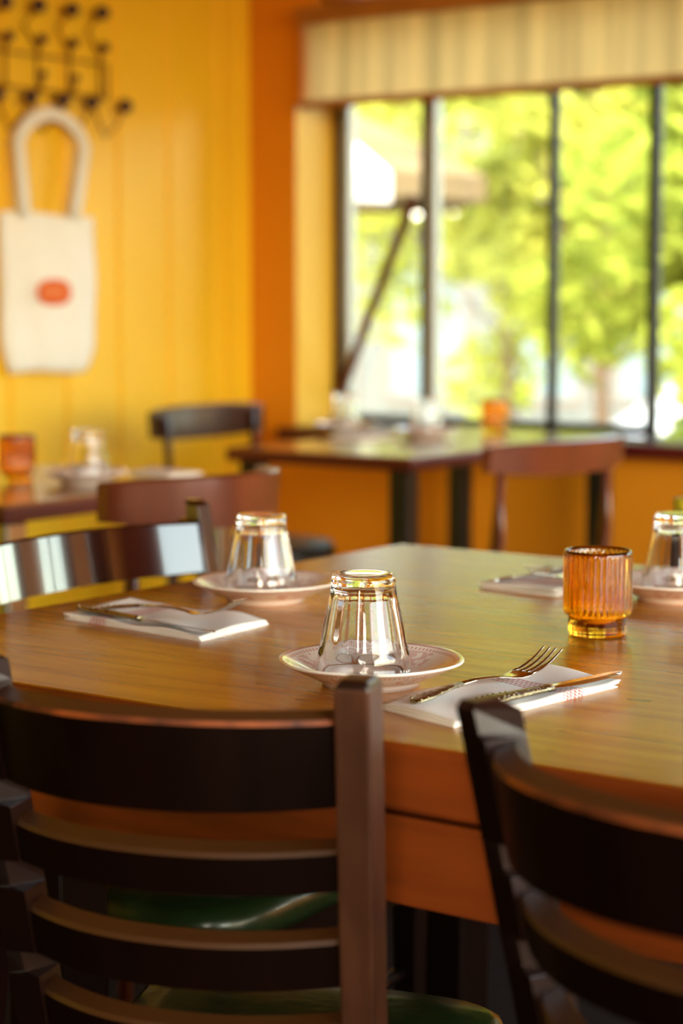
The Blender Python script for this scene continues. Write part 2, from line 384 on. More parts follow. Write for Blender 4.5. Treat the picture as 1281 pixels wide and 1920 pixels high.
# right wall window and unseen back wall window added as fill light: frames and mullions
f = MB()
for y in (-.6, .5, 1.6, 2.7, 3.76): f.box(XR + .04, XR + .08, y, y + .04, .5, 2.5)
f.box(XR + .04, XR + .08, -.6, 3.8, .5, .54); f.box(XR + .04, XR + .08, -.6, 3.8, 2.46, 2.5)
o = struct(f.build('window_20', M['frame']))
f = MB()
for x in (1.0, 1.73, 2.46): f.box(x, x + .04, YB - .08, YB - .04, .9, 2.3)
f.box(1.0, 2.5, YB - .08, YB - .04, .9, .94); f.box(1.0, 2.5, YB - .08, YB - .04, 2.26, 2.3)
o = struct(f.build('window_21', M['frame']))

# diagonal wooden stay across the first pane
b = MB(); A = Vector((-3.575, 4.915, .815)); B_ = Vector((-3.306, 4.915, 1.40))
t = (B_ - A).normalized(); u = Vector((0, 1, 0)); v = t.cross(u)
rings = [[p + u*a*.009 + v*c*.0135 for a, c in ((-1,-1),(1,-1),(1,1),(-1,1))] for p in (A, B_)]
b.loft(rings, smooth=False)
tag(b.build('window_stay', M['stay'], bevel=.002), 'slanting brown wooden prop bar across the leftmost window pane', 'prop bar')

# roman blind over the top of the windows
def blind():
    root = empty('roman_blind', (-3.575, YW - .035, 1.90), 0, 'cream linen blind hanging along the top of the window row', 'blind')
    x1 = -1.90 + 3.575
    b = MB(); nx = 120; cols = []
    for i in range(nx + 1):
        x = x1 * i / nx
        y = .005 * math.sin(x * 31) + .004 * math.sin(x * 12.3 + 1) 
        cols.append([(x, y, z) for z in (-.232, -.15, -.06, 0.0)])
    vr = b.loft(cols, closed=False)
    o = b.build('cloth', M['blind'], root, recalc=False)
    b = MB(); b.box(0, x1, -.008, .008, -.252, -.230); b.build('hem', M['hem'], root, bevel=.003)
    b = MB(); b.box(-.005, x1, -.02, .03, -.012, .035); b.build('headrail', M['hem'], root, bevel=.003)
blind()

# ------------------------------------------------------------------ main table
TX0, TX1, TY0, TY1, TZ = -1.612, .32, 1.283, 2.362, .75
root = empty('dining_table', ((TX0+TX1)/2, (TY0+TY1)/2, 0), 0, 'large honey-coloured plank dining table in the foreground', 'table')
cx, cyy = root.location.x, root.location.y
def rel(name, m, x0, x1, y0, y1, z0, z1, bevel=0, bseg=2):
    b = MB(); b.box(x0-cx, x1-cx, y0-cyy, y1-cyy, z0, z1)
    if name == 'tabletop':
        b.mi(m); k = b.mi(M['apron'])
        b.bm.normal_update()
        for f in b.bm.faces:
            if abs(f.calc_center_median().z - (z0+z1)/2) < .01: f.material_index = k
    return b.build(name, m, root, bevel, bseg)
rel('tabletop', M['table'], TX0, TX1, TY0, TY1, .694, .75, .006, 3)
rel('apron', M['apron'], TX0+.012, TX1-.012, TY0+.008, TY0+.035, .616, .689, .003)
rel('apron', M['apron'], TX0+.012, TX1-.012, TY1-.035, TY1-.008, .616, .689, .003)
rel('apron', M['apron'], TX0+.012, TX0+.038, TY0+.036, TY1-.036, .616, .689, .003)
rel('apron', M['apron'], TX1-.038, TX1-.012, TY0+.036, TY1-.036, .616, .689, .003)
rel('subframe', M['chair'], TX0+.05, TX1-.05, TY0+.05, TY1-.05, .685, .694)
for x in (TX0+.16, TX1-.24):
    for y in (TY0+.13, TY1-.20):
        rel('leg', M['chair'], x, x+.075, y, y+.075, 0, .685, .006)

# ------------------------------------------------------------------ ladder-back chairs
def ladder_chair(loc, yaw, w60, flare, lean, label, seat_front=.37, seat_half=.185, wood=None, wood2=None, lit_post=False):
    wood = wood or M['chair']; wood2 = wood2 or M['chair_side']
    root = empty('ladder_back_chair', (loc[0], loc[1], 0), R(yaw), label, 'chair', 'ladder-back chairs around the plank table')
    T, D, ZT = .027, .036, .83
    tl = math.tan(R(lean))
    wz = lambda z: w60 + (max(z, .44) - .60) * flare
    yb = lambda z: -(z - .60) * tl if z >= .40 else .20 * tl - (.40 - z) * .10
    slats = [(.732, .798), (.664, .697), (.586, .624), (.512, .553), ]
    stations = [(0, 0), (.25, 0), (.40, 0), (.45, 0)]
    prev = .50
    for lo, hi in reversed(slats):
        stations += [(lo, 0), (hi, 0)]
        nxt = [s_[0] for s_ in slats if s_[0] > hi]
        if nxt:
            g = min(nxt); stations += [(hi + (g-hi)*.36, 0), (hi + (g-hi)*.40, .015), (g - .001, .017)]
    stations += [(.805, 0), (.807, .012), (ZT - .006, .015)]
    stations = sorted(set(stations))
    for sgn in (-1, 1):
        b = MB(); rings = []
        for z, off in stations:
            wi = wz(z); w2 = wz(z) + T; y = yb(z); dy = D if z > .40 else D * (.75 + .25 * z / .4)
            wc = wi + (off if sgn < 0 else 0)
            rings.append([(sgn*wc, y + (off*.4 if sgn < 0 else 0), z), (sgn*w2, y, z), (sgn*w2, y+dy, z), (sgn*wi, y+dy, z)])
        z = ZT; wi, w2, y = wz(z) + (.012 if sgn < 0 else .003), wz(z) + T - .002, yb(z)
        rings.append([(sgn*wi, y+.006, z), (sgn*w2, y+.004, z), (sgn*w2, y+D-.008, z+.001), (sgn*wi, y+D-.010, z+.001)])
        def mf(i, j, n=len(rings)): return wood2 if j == 3 or i == n-2 else (M['lit_post'] if (lit_post and sgn > 0) else wood)
        b.loft(rings, wood2, smooth=False, mfun=mf)
        b.build('back_post', None, root, bevel=.0025)
    for k, (lo, hi) in enumerate(slats):
        sag = .056 if k == 0 else .046
        b = MB(); n = 28; rings = []
        for i in range(n + 1):
            s_ = -1 + 2 * i / n
            x = s_ * (wz((lo+hi)/2) + .004)
            bow = sag * (1 - abs(s_) ** 2.2)
            ring = []
            th = .025; c = .003; tt = th * tl
            z_h = hi + (.004 * (1 - s_*s_) if k == 0 else 0)
            for (dy, z) in ((0, lo), (0, z_h - c), (c, z_h + c*tl), (th - .003, z_h + tt), (th, z_h + tt - .003), (th, lo + tt)):
                ring.append((x, yb(z) + .007 - bow + dy, z))
            rings.append(ring)
        def mf2(i, j): return M['worn'] if (j == 1 and k == 0) else (M['slat_sheen'] if j in (1, 2) else wood)
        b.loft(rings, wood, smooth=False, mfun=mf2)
        o = b.build('slat', None, root)
        for p in o.data.polygons: p.use_smooth = True
        md = o.modifiers.new('edges', 'EDGE_SPLIT'); md.split_angle = R(28)
    # seat: cushion with rolled edge, frame
    hw, hf = w60 + .005, seat_half
    def outline(g, z, yshift=0):
        ring = []
        P_ = [(-hw, .05), (hw, .05), (hf, seat_front-.02), (-hf, seat_front-.02)]
        out = []
        for a in range(32):
            an = 2*PI*a/32 + PI/32; ca, sa = math.cos(an), math.sin(an)
            e = .38
            px = math.copysign(abs(ca)**e, ca); py = math.copysign(abs(sa)**e, sa)
            yy = .05 + (seat_front - .05) * (py*.5 + .5); ww = hw + (hf - hw) * (py*.5 + .5)
            out.append((px * (ww - g), yy - g * py, z))
        return out
    b = MB()
    b.loft([outline(.004, .415), outline(0, .425), outline(0, .44), outline(.004, .450), outline(.014, .457), outline(.045, .461), outline(.10, .463)])
    b.build('cushion', M['vinyl'], root)
    b = MB(); b.loft([outline(.012, .37), outline(.012, .414)], smooth=False); b.build('seat_frame', M['chair'], root)
    for sgn in (-1, 1):
        b = MB(); x = sgn * (hf - .035)
        b.loft([[(x-.013, seat_front-.055, 0), (x+.013, seat_front-.055, 0), (x+.013, seat_front-.03, 0), (x-.013, seat_front-.03, 0)],
                [(x-.017, seat_front-.06, .37), (x+.017, seat_front-.06, .37), (x+.017, seat_front-.025, .37), (x-.017, seat_front-.025, .37)]], smooth=False)
        b.build('leg', M['chair'], root, bevel=.003)
        b = MB(); b.tube([(sgn*(wz(.2)+.012), .02, .2), (x, seat_front-.045, .2)], .009); b.build('stretcher', M['chair'], root)
    b = MB(); b.tube([(-(hf-.035), seat_front-.045, .26), (hf-.035, seat_front-.045, .26)], .009); b.build('stretcher', M['chair'], root)
    return root
ladder_chair((-.975, 1.133), 17.3, .1276, .048, 11.6, 'dark ladder-back chair nearest the camera at lower left, back towards us', .375, .19, lit_post=True)
ladder_chair((-.551, 1.108), -21.3, .1276, .048, 11.6, 'dark ladder-back chair cut off by the lower right corner, angled away from its neighbour', .37, .185)
ladder_chair((-1.685, 1.785), -84.7, .245, .048, 11.6, 'glossy dark ladder-back chair at the left end of the plank table, mirroring the windows', .38, .25, M['chair_gloss'], M['chair_gloss'])

# ------------------------------------------------------------------ bistro chairs
def bistro_chair(loc, yaw, wood, label, hw=.20, sag=.08, zt=.82, zb=.745, ledge=.50):
    root = empty('bistro_chair', (loc[0], loc[1], 0), R(yaw), label, 'chair', 'curved-back bistro chairs')
    b = MB(); n = 24; rings = []
    for i in range(n + 1):
        s_ = -1 + 2*i/n
        x = s_ * hw; y = -sag * (1 - abs(s_)**2.4); hgt = 1 - .10 * abs(s_)**4
        zt_ = zb + (zt - zb) * hgt; lo = zb + .012 * abs(s_)**3
        rings.append([(x, y, lo), (x, y-.006, zt_-.004), (x, y, zt_), (x, y+.012, zt_), (x, y+.018, zt_-.004), (x, y+.018, lo)])
    b.loft(rings, smooth=True); o = b.build('backrest', wood, root)
    md = o.modifiers.new('edges', 'EDGE_SPLIT'); md.split_angle = R(35)
    for sgn in (-1, 1):
        b = MB(); x = sgn * hw * .80; y0 = -sag * (1 - .8**2.4) + .03
        b.tube([(x, y0+.03, 0), (x, y0+.012, .25), (x, y0+.02, .46), (x, y0+.008, .62), (x, y0, zt-.02)], [.012, .015, .017, .015, .012], 10)
        b.build('back_post', wood, root)
        b = MB(); b.tube([(sgn*hw*.78, .32, 0), (sgn*hw*.74, .31, ledge-.05)], [.011, .016], 10); b.build('leg', wood, root)
        b = MB(); b.tube([(sgn*hw*.8, y0+.02, .2), (sgn*hw*.77, .315, .2)], .008); b.build('stretcher', wood, root)
    b = MB(); prof = []
    def ring(r, z): return [(r*hw*.84*math.cos(2*PI*k/40), .175 + r*.19*math.sin(2*PI*k/40), z) for k in range(40)]
    b.loft([ring(.94, ledge-.05), ring(1, ledge-.04), ring(1, ledge-.012), ring(.96, ledge), ring(.6, ledge-.002)]); b.build('seat', M['seat_dark'], root)
    return root
bistro_chair((-3.235, 3.87), -90, M['bistro_dark'], 'dark curved-back bistro chair between the left wall and the window table', .212, .03, .835, .75)
bistro_chair((-2.03, 2.385), 90, M['bistro'], 'red-brown curved-back bistro chair tucked into the table under the tote bag', .19, .125, .835, .755)
bistro_chair((-2.06, 3.60), 84, M['bistro'], 'red-brown curved-back bistro chair on the right side of the window table', .235, .06, .815, .745)

# ------------------------------------------------------------------ background tables
def bistro_table(x0, x1, y0, y1, legm, label, group=None):
    root = empty('bistro_table', ((x0+x1)/2, (y0+y1)/2, 0), 0, label, 'table')
    hx, hy = (x1-x0)/2, (y1-y0)/2
    b = MB(); b.box(-hx, hx, -hy, hy, .726, .75); b.build('tabletop', M['bg_top'], root, bevel=.002)
    b = MB(); b.box(-hx-.003, hx+.003, -hy-.003, hy+.003, .718, .745)
    b.build('edge_band', M['burgundy'], root, bevel=.004)
    for sx in (-1, 1):
        for sy in (-1, 1):
            x, y = sx*(hx-.045), sy*(hy-.045)
            b = MB(); b.box(x-.026, x+.026, y-.026, y+.026, .012, .718, legm); b.build('leg', legm, root, bevel=.006)
            b = MB(); b.lathe([(0, 0), (.024, 0), (.024, .010), (.018, .012), (0, .012)], 16, cx=x, cy=y); b.build('foot_pad', M['black'], root)
    return root
bistro_table(-2.995, -2.474, 3.662, 4.66, M['black'], 'square bistro table with black legs in front of the windows')
bistro_table(-3.50, -2.45, 2.40, 3.06, M['steel'], 'bistro table with steel legs at the left wall under the tote bag')

# ------------------------------------------------------------------ tableware builders
def tumbler_mesh():
    b = MB(); NF = 10; seg = 120
    outer = [(.0, 0.0912), (.016, .0912), (.0225, .0915), (.0262, .0912), (.0284, .0897), (.0295, .086), (.0298, .080), (.0302, .077), (.0318, .068), (.0338, .058), (.0358, .049), (.0374, .041), (.0388, .033), (.0402, .0255), (.0412, .0215), (.0420, .0185), (.0424, .0145), (.0430, .008), (.0436, .0025), (.0436, .0010), (.0430, 0.0)]
    inner = [(.0420, 0.0), (.0412, .002), (.0404, .010), (.0396, .0185), (.0384, .024), (.0366, .033), (.0350, .041), (.0334, .049), (.0314, .058), (.0294, .068), (.0272, .0755), (.0235, .0790), (.012, .0800), (0, .0802)]
    no = len(outer)
    def rf(i, r, z, a):
        if i >= no:
            return r
        if .019 < z < .084:
            k = min(1, (z - .019) / .003, (.084 - z) / .006)
            ph = (a / (2*PI) * NF) % 1 - .5
            ap = r * math.cos(PI/NF) / math.cos(ph * 2*PI/NF)
            ap = min(ap * 1.012, r * .995)
            return r * (1-k) + ap * k
        return r
    b.lathe(outer + inner, seg, rf=rf)
    return b
def set_plate(x, y, rot, label, parent=None):
    b = MB(); prof = [(0, .0035), (.038, .0035), (.0395, 0), (.0445, 0), (.046, .004), (.056, .0085), (.070, .0155), (.080, .0205), (.0845, .0228), (.0850, .0240), (.0842, .0250), (.080, .0236), (.070, .0190), (.058, .0130), (.052, .0105), (.048, .0098), (.030, .0092), (0, .0090)]
    def rf(i, r, z, a):
        k = max(0, (r - .05) / .035)
        return r * (1 + .010 * k * math.cos(6*a) )
    b.lathe(prof, 96, rf=rf)
    o = b.build('saucer', M['plate']); o.location = (x, y, TZ); o.rotation_euler = (0, 0, rot)
    return tag(o, label, 'plate', 'printed saucers on the tables')
tb = tumbler_mesh().build('tumbler', M['glass'])
used = [False]
def set_tumbler(x, y, z, rot, label, scale=1):
    o = tb if not used[0] else tb.copy()
    if used[0]: COL.objects.link(o)
    used[0] = True
    o.location = (x, y, z); o.rotation_euler = (0, 0, rot); o.scale = (scale,)*3
    return tag(o, label, 'glass', 'upturned tumblers')
pl0 = set_plate(-1.036, 1.472, .3, 'pink-printed saucer under the sharpest upturned tumbler, middle of the plank table')
def more_plate(x, y, z, rot, label):
    o = pl0.copy(); COL.objects.link(o); o.location = (x, y, z); o.rotation_euler = (0, 0, rot); o['label'] = label; return o
WELL = TZ + .0102
set_tumbler(-1.046, 1.474, WELL, .12, 'sharp faceted tumbler upside down on the front saucer')
more_plate(-1.428, 1.815, TZ, 1.1, 'pink-printed saucer at the left end of the plank table')
set_tumbler(-1.434, 1.815, WELL, .4, 'faceted tumbler upside down on the saucer near the left chair')
more_plate(-1.045, 2.105, TZ, 2.1, 'pink-printed saucer cut off by the right edge behind the amber holder')
set_tumbler(-1.043, 2.105, WELL, .2, 'faceted tumbler upside down at the right edge behind the amber holder')

def votive(x, y, z, label, candle=True, s=1.0):
    root = empty('votive_holder', (x, y, z), 0, label, 'candle holder', 'amber fluted candle holders')
    NF = 34; seg = NF * 8
    outer = [(0, .001), (.024, .001), (.0275, 0), (.0298, .0012), (.0305, .004), (.0305, .0185), (.0312, .0205), (.0340, .0222), (.0355, .0245), (.0362, .030), (.0362, .082), (.0358, .0855), (.0352, .0885), (.0342, .0895)]
    inner = [(.0326, .0888), (.0316, .086), (.0312, .080), (.0306, .030), (.0298, .024), (.0272, .0130), (.0250, .0112), (0, .0110)]
    no = len(outer)
    def rf(i, r, z, a):
        if i < no and .0215 < z < .0855:
            k = min(1, (z - .0215)/.002, (.0855 - z)/.002)
            return r - .0014 * k * (1 - abs(math.sin(a * NF / 2)) ) 
        if i >= no and .028 < z < .084:
            return r + .0005 * math.cos(a * NF)
        return r
    b = MB(); b.lathe(outer + inner, seg, rf=rf); o = b.build('holder_glass', M['amber'], root)
    root.scale = (s,)*3
    if candle:
        c = empty('tealight', (x, y, z + .0114*s), 0, 'small cream tealight inside the sharp amber holder', 'candle')
        b = MB(); b.lathe([(0, 0), (.0185, 0), (.0188, .001), (.0188, .0095), (.0175, .0105), (0, .0100)], 40); b.build('wax', M['wax'], c)
        b = MB(); b.tube([(0, 0, .0095), (0.0005, 0, .014), (.001, 0, .0165)], .0006, 6); b.build('wick', M['black'], c)
    return root
votive(-1.001, 1.834, TZ, 'amber fluted glass candle holder standing on the plank table')

# napkins ------------------------------------------------------------
def napkin(corners, rot_label, z=TZ):
    # corners: near-left, near-right, far-right, far-left in world xy
    cs = [Vector((c[0], c[1])) for c in corners]
    c0 = sum(cs, Vector((0, 0))) / 4
    d = ((cs[3] + cs[2]) - (cs[0] + cs[1])).normalized(); ang = math.atan2(-d.x, d.y)
    o_root = None
    L = ((cs[3]-cs[0]).length + (cs[2]-cs[1]).length) / 2; Wd = ((cs[1]-cs[0]).length + (cs[2]-cs[3]).length) / 2
    rm = Matrix.Rotation(-ang, 2)
    lc = [rm @ (c - c0) for c in cs]
    b = MB(); nx, ny = 14, 30
    def pt(u, v, k, top):
        p = lc[0]*(1-u)*(1-v) + lc[1]*u*(1-v) + lc[2]*u*v + lc[3]*(1-u)*v
        lift = .0012 + k*.0016 + .0016*(1-u)**3*abs(math.sin(v*5)) * k + .0012*k*math.sin(v*7+u*3)**2 
        if v > .85 and k: lift += (v-.85)*.012
        return (p.x + k*.0012*math.sin(v*9), p.y + k*.0015, lift - (0 if top else .0011))
    for k in (0, 1, 2):
        T_ = [[b.bm.verts.new(pt(i/nx, j/ny, k, True)) for i in range(nx+1)] for j in range(ny+1)]
        B2 = [[b.bm.verts.new(pt(i/nx, j/ny, k, False)) for i in range(nx+1)] for j in range(ny+1)]
        for j in range(ny):
            for i in range(nx):
                b.face([T_[j][i], T_[j][i+1], T_[j+1][i+1], T_[j+1][i]], smooth=True)
                b.face([B2[j][i], B2[j+1][i], B2[j+1][i+1], B2[j][i+1]], smooth=True)
        for i in range(nx):
            b.face([T_[0][i], B2[0][i], B2[0][i+1], T_[0][i+1]]); b.face([T_[ny][i], T_[ny][i+1], B2[ny][i+1], B2[ny][i]])
        for j in range(ny):
            b.face([T_[j][0], T_[j+1][0], B2[j+1][0], B2[j][0]]); b.face([T_[j][nx], B2[j][nx], B2[j+1][nx], T_[j+1][nx]])
    o = b.build('paper_napkin', M['napkin'], recalc=False)
    o.location = (c0.x, c0.y, z); o.rotation_euler = (0, 0, ang)
    return tag(o, rot_label, 'napkin', 'folded paper napkins')
napkin([(-.966, 1.384), (-.872, 1.357), (-.846, 1.590), (-.932, 1.604)], 'white paper napkin with red stitched stripes between the two near chairs')
napkin([(-1.318, 1.680), (-1.306, 1.553), (-1.524, 1.580), (-1.527, 1.690)][::1], 'white paper napkin with red stripes near the left edge of the plank table')
napkin([(-1.165, 2.262), (-1.285, 2.262), (-1.282, 2.052), (-1.168, 2.040)], 'white paper napkin partly hidden behind the amber candle holder')

# cutlery ------------------------------------------------------------
def strip(b, path, m=None, seg=10):
    # path: (y, z, halfwidth, halfthickness, xoff)
    rings = []
    for (y, z, w, t, *xo) in path:
        x0 = xo[0] if xo else 0
        rings.append([(x0 + w*math.cos(2*PI*k/seg), y, z + t*math.sin(2*PI*k/seg)) for k in range(seg)])
    b.loft(rings, m)
def orient(o, butt, tip, zb, zt):
    butt = Vector((butt[0], butt[1], zb)); tip = Vector((tip[0], tip[1], zt)); d = tip - butt
    o.location = butt; yaw = math.atan2(-d.x, d.y); pitch = math.atan2(d.z, math.hypot(d.x, d.y))
    o.rotation_euler = Euler((pitch, 0, yaw), 'XYZ')
def fork(butt, tip, zb, zt, label):
    root = empty('fork', (0, 0, 0), 0, label, 'fork', 'forks on the plank table')
    b = MB(); strip(b, [(0, .0005, .004, .0012), (.004, .001, .0075, .0018), (.016, .0018, .0088, .0022), (.032, .0024, .0072, .0022), (.048, .0028, .0050, .0020), (.062, .0026, .0042, .0018)])
    # scrollwork beads along the handle
    for i in range(7):
        y = .004 + i*.0085; w = .0062 if i < 4 else .004
        for s_ in (-1, 1): b.ball((s_*w*.9, y, .0026), .0014, seg=8)
    b.build('handle', M['silver_orn'], root)
    b = MB(); strip(b, [(.060, .0026, .0042, .0018), (.085, .0015, .0030, .0016), (.105, -.0012, .0027, .0015), (.118, -.004, .0035, .0014), (.126, -.0058, .0075, .0012), (.133, -.0066, .0115, .0010), (.141, -.0066, .0130, .0009), (.147, -.0060, .0130, .0008), (.1485, -.0058, .0128, .0006)], seg=14)
    b.build('neck', M['silver'], root)
    for i in range(4):
        x = (-1.5 + i) * .0068
        b = MB(); path = []
        for k in range(9):
            t = k / 8; y = .1475 + t*.045; z = -.0058 + .012*t*t + .0008*t
            path.append((y, z, .00215*(1 - .55*t), .0011*(1-.3*t), x * (1 + .04*t)))
        strip(b, path, seg=8); b.build('tine', M['silver'], root)
    orient(root, butt, tip, zb, zt); return root
def knife(butt, tip, zb, zt, label, roll=0):
    root = empty('table_knife', (0, 0, 0), 0, label, 'knife', 'knives on the plank table')
    b = MB(); strip(b, [(0, 0, .004, .002), (.004, .0, .0085, .0034), (.018, 0, .0092, .004), (.04, 0, .0070, .0038), (.07, 0, .0056, .0034), (.092, 0, .0052, .0032), (.096, 0, .0066, .0036), (.100, 0, .0060, .0032)], seg=14)
    for i in range(6):
        y = .004 + i*.0075; w = .0068 if i < 4 else .0050
        for s_ in (-1, 1): b.ball((s_*w*.85, y, .0026), .0014, seg=8)
    b.build('handle', M['silver_orn'], root)
    b = MB(); rings = []
    for (y, xl, xr) in ((.099, -.004, .004), (.108, -.0055, .0065), (.12, -.0058, .0085), (.15, -.0058, .0095), (.18, -.0058, .0092), (.197, -.0052, .0065), (.206, -.0040, .0020), (.211, -.0022, -.001)):
        rings.append([(xl, y, -.0008), (xl, y, .0008), ((xl+xr)/2, y, .0009), (xr, y, .0001), (xr, y, -.0001), ((xl+xr)/2, y, -.0009)])
    b.loft(rings, smooth=False); b.build('blade', M['silver'], root)
    orient(root, butt, tip, zb, zt); root.rotation_euler.rotate_axis('Y', roll); return root
fork((-.935, 1.391), (-.909, 1.577), TZ+.0080, TZ+.024, 'silver fork with ornate handle, tines raised over the red-striped napkin')
knife((-.882, 1.411), (-.857, 1.619), TZ+.0110, TZ+.0085, 'silver knife on the red-striped napkin between the near chairs', R(3))
fork((-1.504, 1.619), (-1.318, 1.627), TZ+.0080, TZ+.027, 'silver fork resting on the napkin at the left of the plank table')
knife((-1.515, 1.594), (-1.307, 1.572), TZ+.0110, TZ+.0085, 'silver knife along the front edge of the left napkin', R(-15))
fork((-1.196, 2.225), (-1.199, 2.035), TZ+.0080, TZ+.028, 'silver fork pointing towards us beside the amber candle holder')
knife((-1.245, 2.27), (-1.268, 2.062), TZ+.0110, TZ+.0085, 'silver knife on the far napkin left of the amber holder', R(12))

# small bottle beyond the right-hand tumbler
def bottle(x, y, z):
    root = empty('small_bottle', (x, y, z), 0, 'small dark bottle with olive cap behind the right-edge tumbler', 'bottle')
    b = MB(); b.lathe([(0, 0), (.019, 0), (.0205, .002), (.0205, .062), (.018, .072), (.0135, .080), (.0135, .086), (0, .086)], 32); b.build('body', mat('dark_brown_bottle_glass', (30, 18, 10), .1, coat=.6), root)
    b = MB(); b.lathe([(0, .086), (.0165, .086), (.0168, .088), (.0168, .099), (.0155, .101), (0, .101)], 32); b.build('cap', mat('olive_yellow_cap', (176, 160, 30), .35), root)
bottle(-1.12, 2.28, TZ)

# background tableware
votive(-2.757, 2.733, TZ, 'amber candle holder on the bistro table at the far left', candle=False, s=1.0)
more_plate(-2.63, 2.79, TZ, .2, 'saucer at the left wall table with an upturned tumbler')
set_tumbler(-2.628, 2.792, WELL, .5, 'upturned tumbler on the bistro table under the tote bag')
more_plate(-3.085, 4.26, TZ, .7, 'saucer at the far left corner of the window table')
def flat_napkin(corners, label, z=TZ): return napkin(corners, label, z)
flat_napkin([(-2.69, 2.98), (-2.57, 2.96), (-2.56, 3.05), (-2.70, 3.05)], 'white napkin at the far end of the left wall table')

# tote bag on the left wall -------------------------------------------
def tote():
    root = empty('tote_bag', (XL + .02, 3.871, .905), 0, 'cream canvas tote bag with orange oval print hanging from the coat rack', 'bag')
    # local: y along wall, z up ; body outline left bottom right top
    b = MB(); ny, nz = 16, 20
    def P_(u, v, front):
        wl = -.155 - .022*math.sin(v*1.6) if v > .0 else -.13
        yl = -.175 + .030*(1-min(1, v*5))**1.5 * 1.0 + .0 * v; yr = .170 - .028*(1-min(1, v*6))**1.5 + .012*math.sin(v*PI)
        y = yl + (yr - yl)*u; z = v * .418 + .004*math.sin(u*6)
        bulge = .022 * math.sin(PI*u)**.6 * math.sin(PI*min(1, v*.9+.1))**.7 if 0 < u < 1 else 0
        wr = .003*math.sin(u*17+v*3) + .002*math.sin(v*13)
        return ((.006 + bulge + wr if front else 0.0), y, z)
    for fr in (True, False):
        g = [[b.bm.verts.new(P_(i/ny, j/nz, fr)) for i in range(ny+1)] for j in range(nz+1)]
        for j in range(nz):
            for i in range(ny): b.face([g[j][i], g[j][i+1], g[j+1][i+1], g[j+1][i]], smooth=True)
        if fr: gf = g
    for j in range(nz):
        b.face([gf[j][0], gf[j+1][0], g[j+1][0], g[j][0]]); b.face([gf[j][ny], gf[j+1][ny], g[j+1][ny], g[j][ny]])
    for i in range(ny):
        b.face([gf[0][i], gf[0][i+1], g[0][i+1], g[0][i]])
    b.build('body', M['tote'], root)
    for k, (xo, dz, dy) in enumerate(((.030, 0, 0), (.010, .004, .008))):
        b = MB(); path = []
        for i in range(25):
            t = i / 24; a = PI * t
            if t < .3: y, z = -.105 - .020*(t/.3), .405 + (t/.3)*.20
            elif t > .7: q = (1-t)/.3; y, z = .080 + .045*q, .405 + q*.20
            else:
                q = (t-.3)/.4; y = -.125 + .25*q + 0; z = .605 + .072*math.sin(PI*q)**.7
            path.append((xo, y+dy, z+dz))
        rings = []
        for i, p in enumerate(path):
            p0 = Vector(path[max(0, i-1)]); p1 = Vector(path[min(24, i+1)]); tt = (p1-p0).normalized(); nn = Vector((1, 0, 0)).cross(tt) * .0165
            p = Vector(p); rings.append([p-nn, p+nn, p+nn+Vector((.003, 0, 0)), p-nn+Vector((.003, 0, 0))])
        b.loft(rings); b.build('handle', M['tote'], root)
    b = MB(); c = []
    n = 40
    for i in range(n):
        a = 2*PI*i/n; c.append((.0335, math.copysign(abs(math.cos(a))**.75, math.cos(a))*.063 - .008, .212 + math.copysign(abs(math.sin(a))**.8, math.sin(a))*.034))
    b.loft([c, [(x+.0012, y, z) for x, y, z in c]], smooth=False); b.build('printed_oval', M['logo'], root)
    b = MB()
    for y0, w in ((-.036, .012), (-.020, .012), (-.004, .010), (.010, .012), (.026, .014)):
        b.box(.0348, .0352, y0-.013, y0-.013+w*.75, .204, .222)
    b.build('print_strokes', M['logo_pale'], root)
tote()

# coat rack of bent wire and wooden balls ------------------------------
def rack():
    root = empty('coat_rack', (XL, 3.9, 1.58), 0, 'wire coat rack with dark wooden balls on the left wall', 'coat rack')
    ox, oy, oz = XL, 3.9, 1.58
    b = MB(); r = .0035
    def seg(*pts): b.tube([(x-ox, y-oy, z-oz) for x, y, z in pts], r, 6)
    X = XL + .012
    for z in (1.735, 1.645): seg((X, 3.30, z), (X, 4.124, z))
    seg((X, 4.124, 1.735), (X, 4.124, 1.645)); seg((X, 3.30, 1.735), (X, 3.30, 1.645))
    top = [(3.705, 1.852), (3.825, 1.857), (3.949, 1.860), (4.066, 1.865), (3.585, 1.848), (3.465, 1.845)]
    row2 = [(3.737, 1.772), (3.857, 1.776), (3.976, 1.778), (4.096, 1.778), (3.617, 1.77), (3.497, 1.768)]
    row3 = [(3.865, 1.687), (3.988, 1.689)]
    row4 = [(3.791, 1.620), (3.912, 1.622), (4.022, 1.624), (4.154, 1.624), (3.671, 1.618), (3.551, 1.616)]
    Xb = XL + .05
    for (y, z), (y2, z2) in zip(top, row2):
        seg((Xb, y, z), (X+.01, y-.03, z-.05), (X, y2, z2-.02), (X, y2-.002, 1.645))
    for y, z in row2: seg((Xb-.02, y, z), (X, y, z-.03), (X, y, 1.645))
    for y, z in row3: seg((Xb-.025, y, z), (X, y, z-.04))
    for i, (y, z) in enumerate(row4): seg((Xb, y, z), (X+.02, y-.015, z-.05), (X+.005, y-.045, z-.085), (X, y-.075, z-.03), (X, y-.09, 1.645))
    b.build('wire_frame', M['wire'], root)
    for rr, row, xx in ((.021, top, Xb), (.0145, row2, Xb-.02), (.0105, row3, Xb-.025), (.021, row4, Xb)):
        for y, z in row:
            k = MB(); k.ball((xx-ox, y-oy, z-oz), rr); k.build('ball_knob', M['ball'], root)
rack()

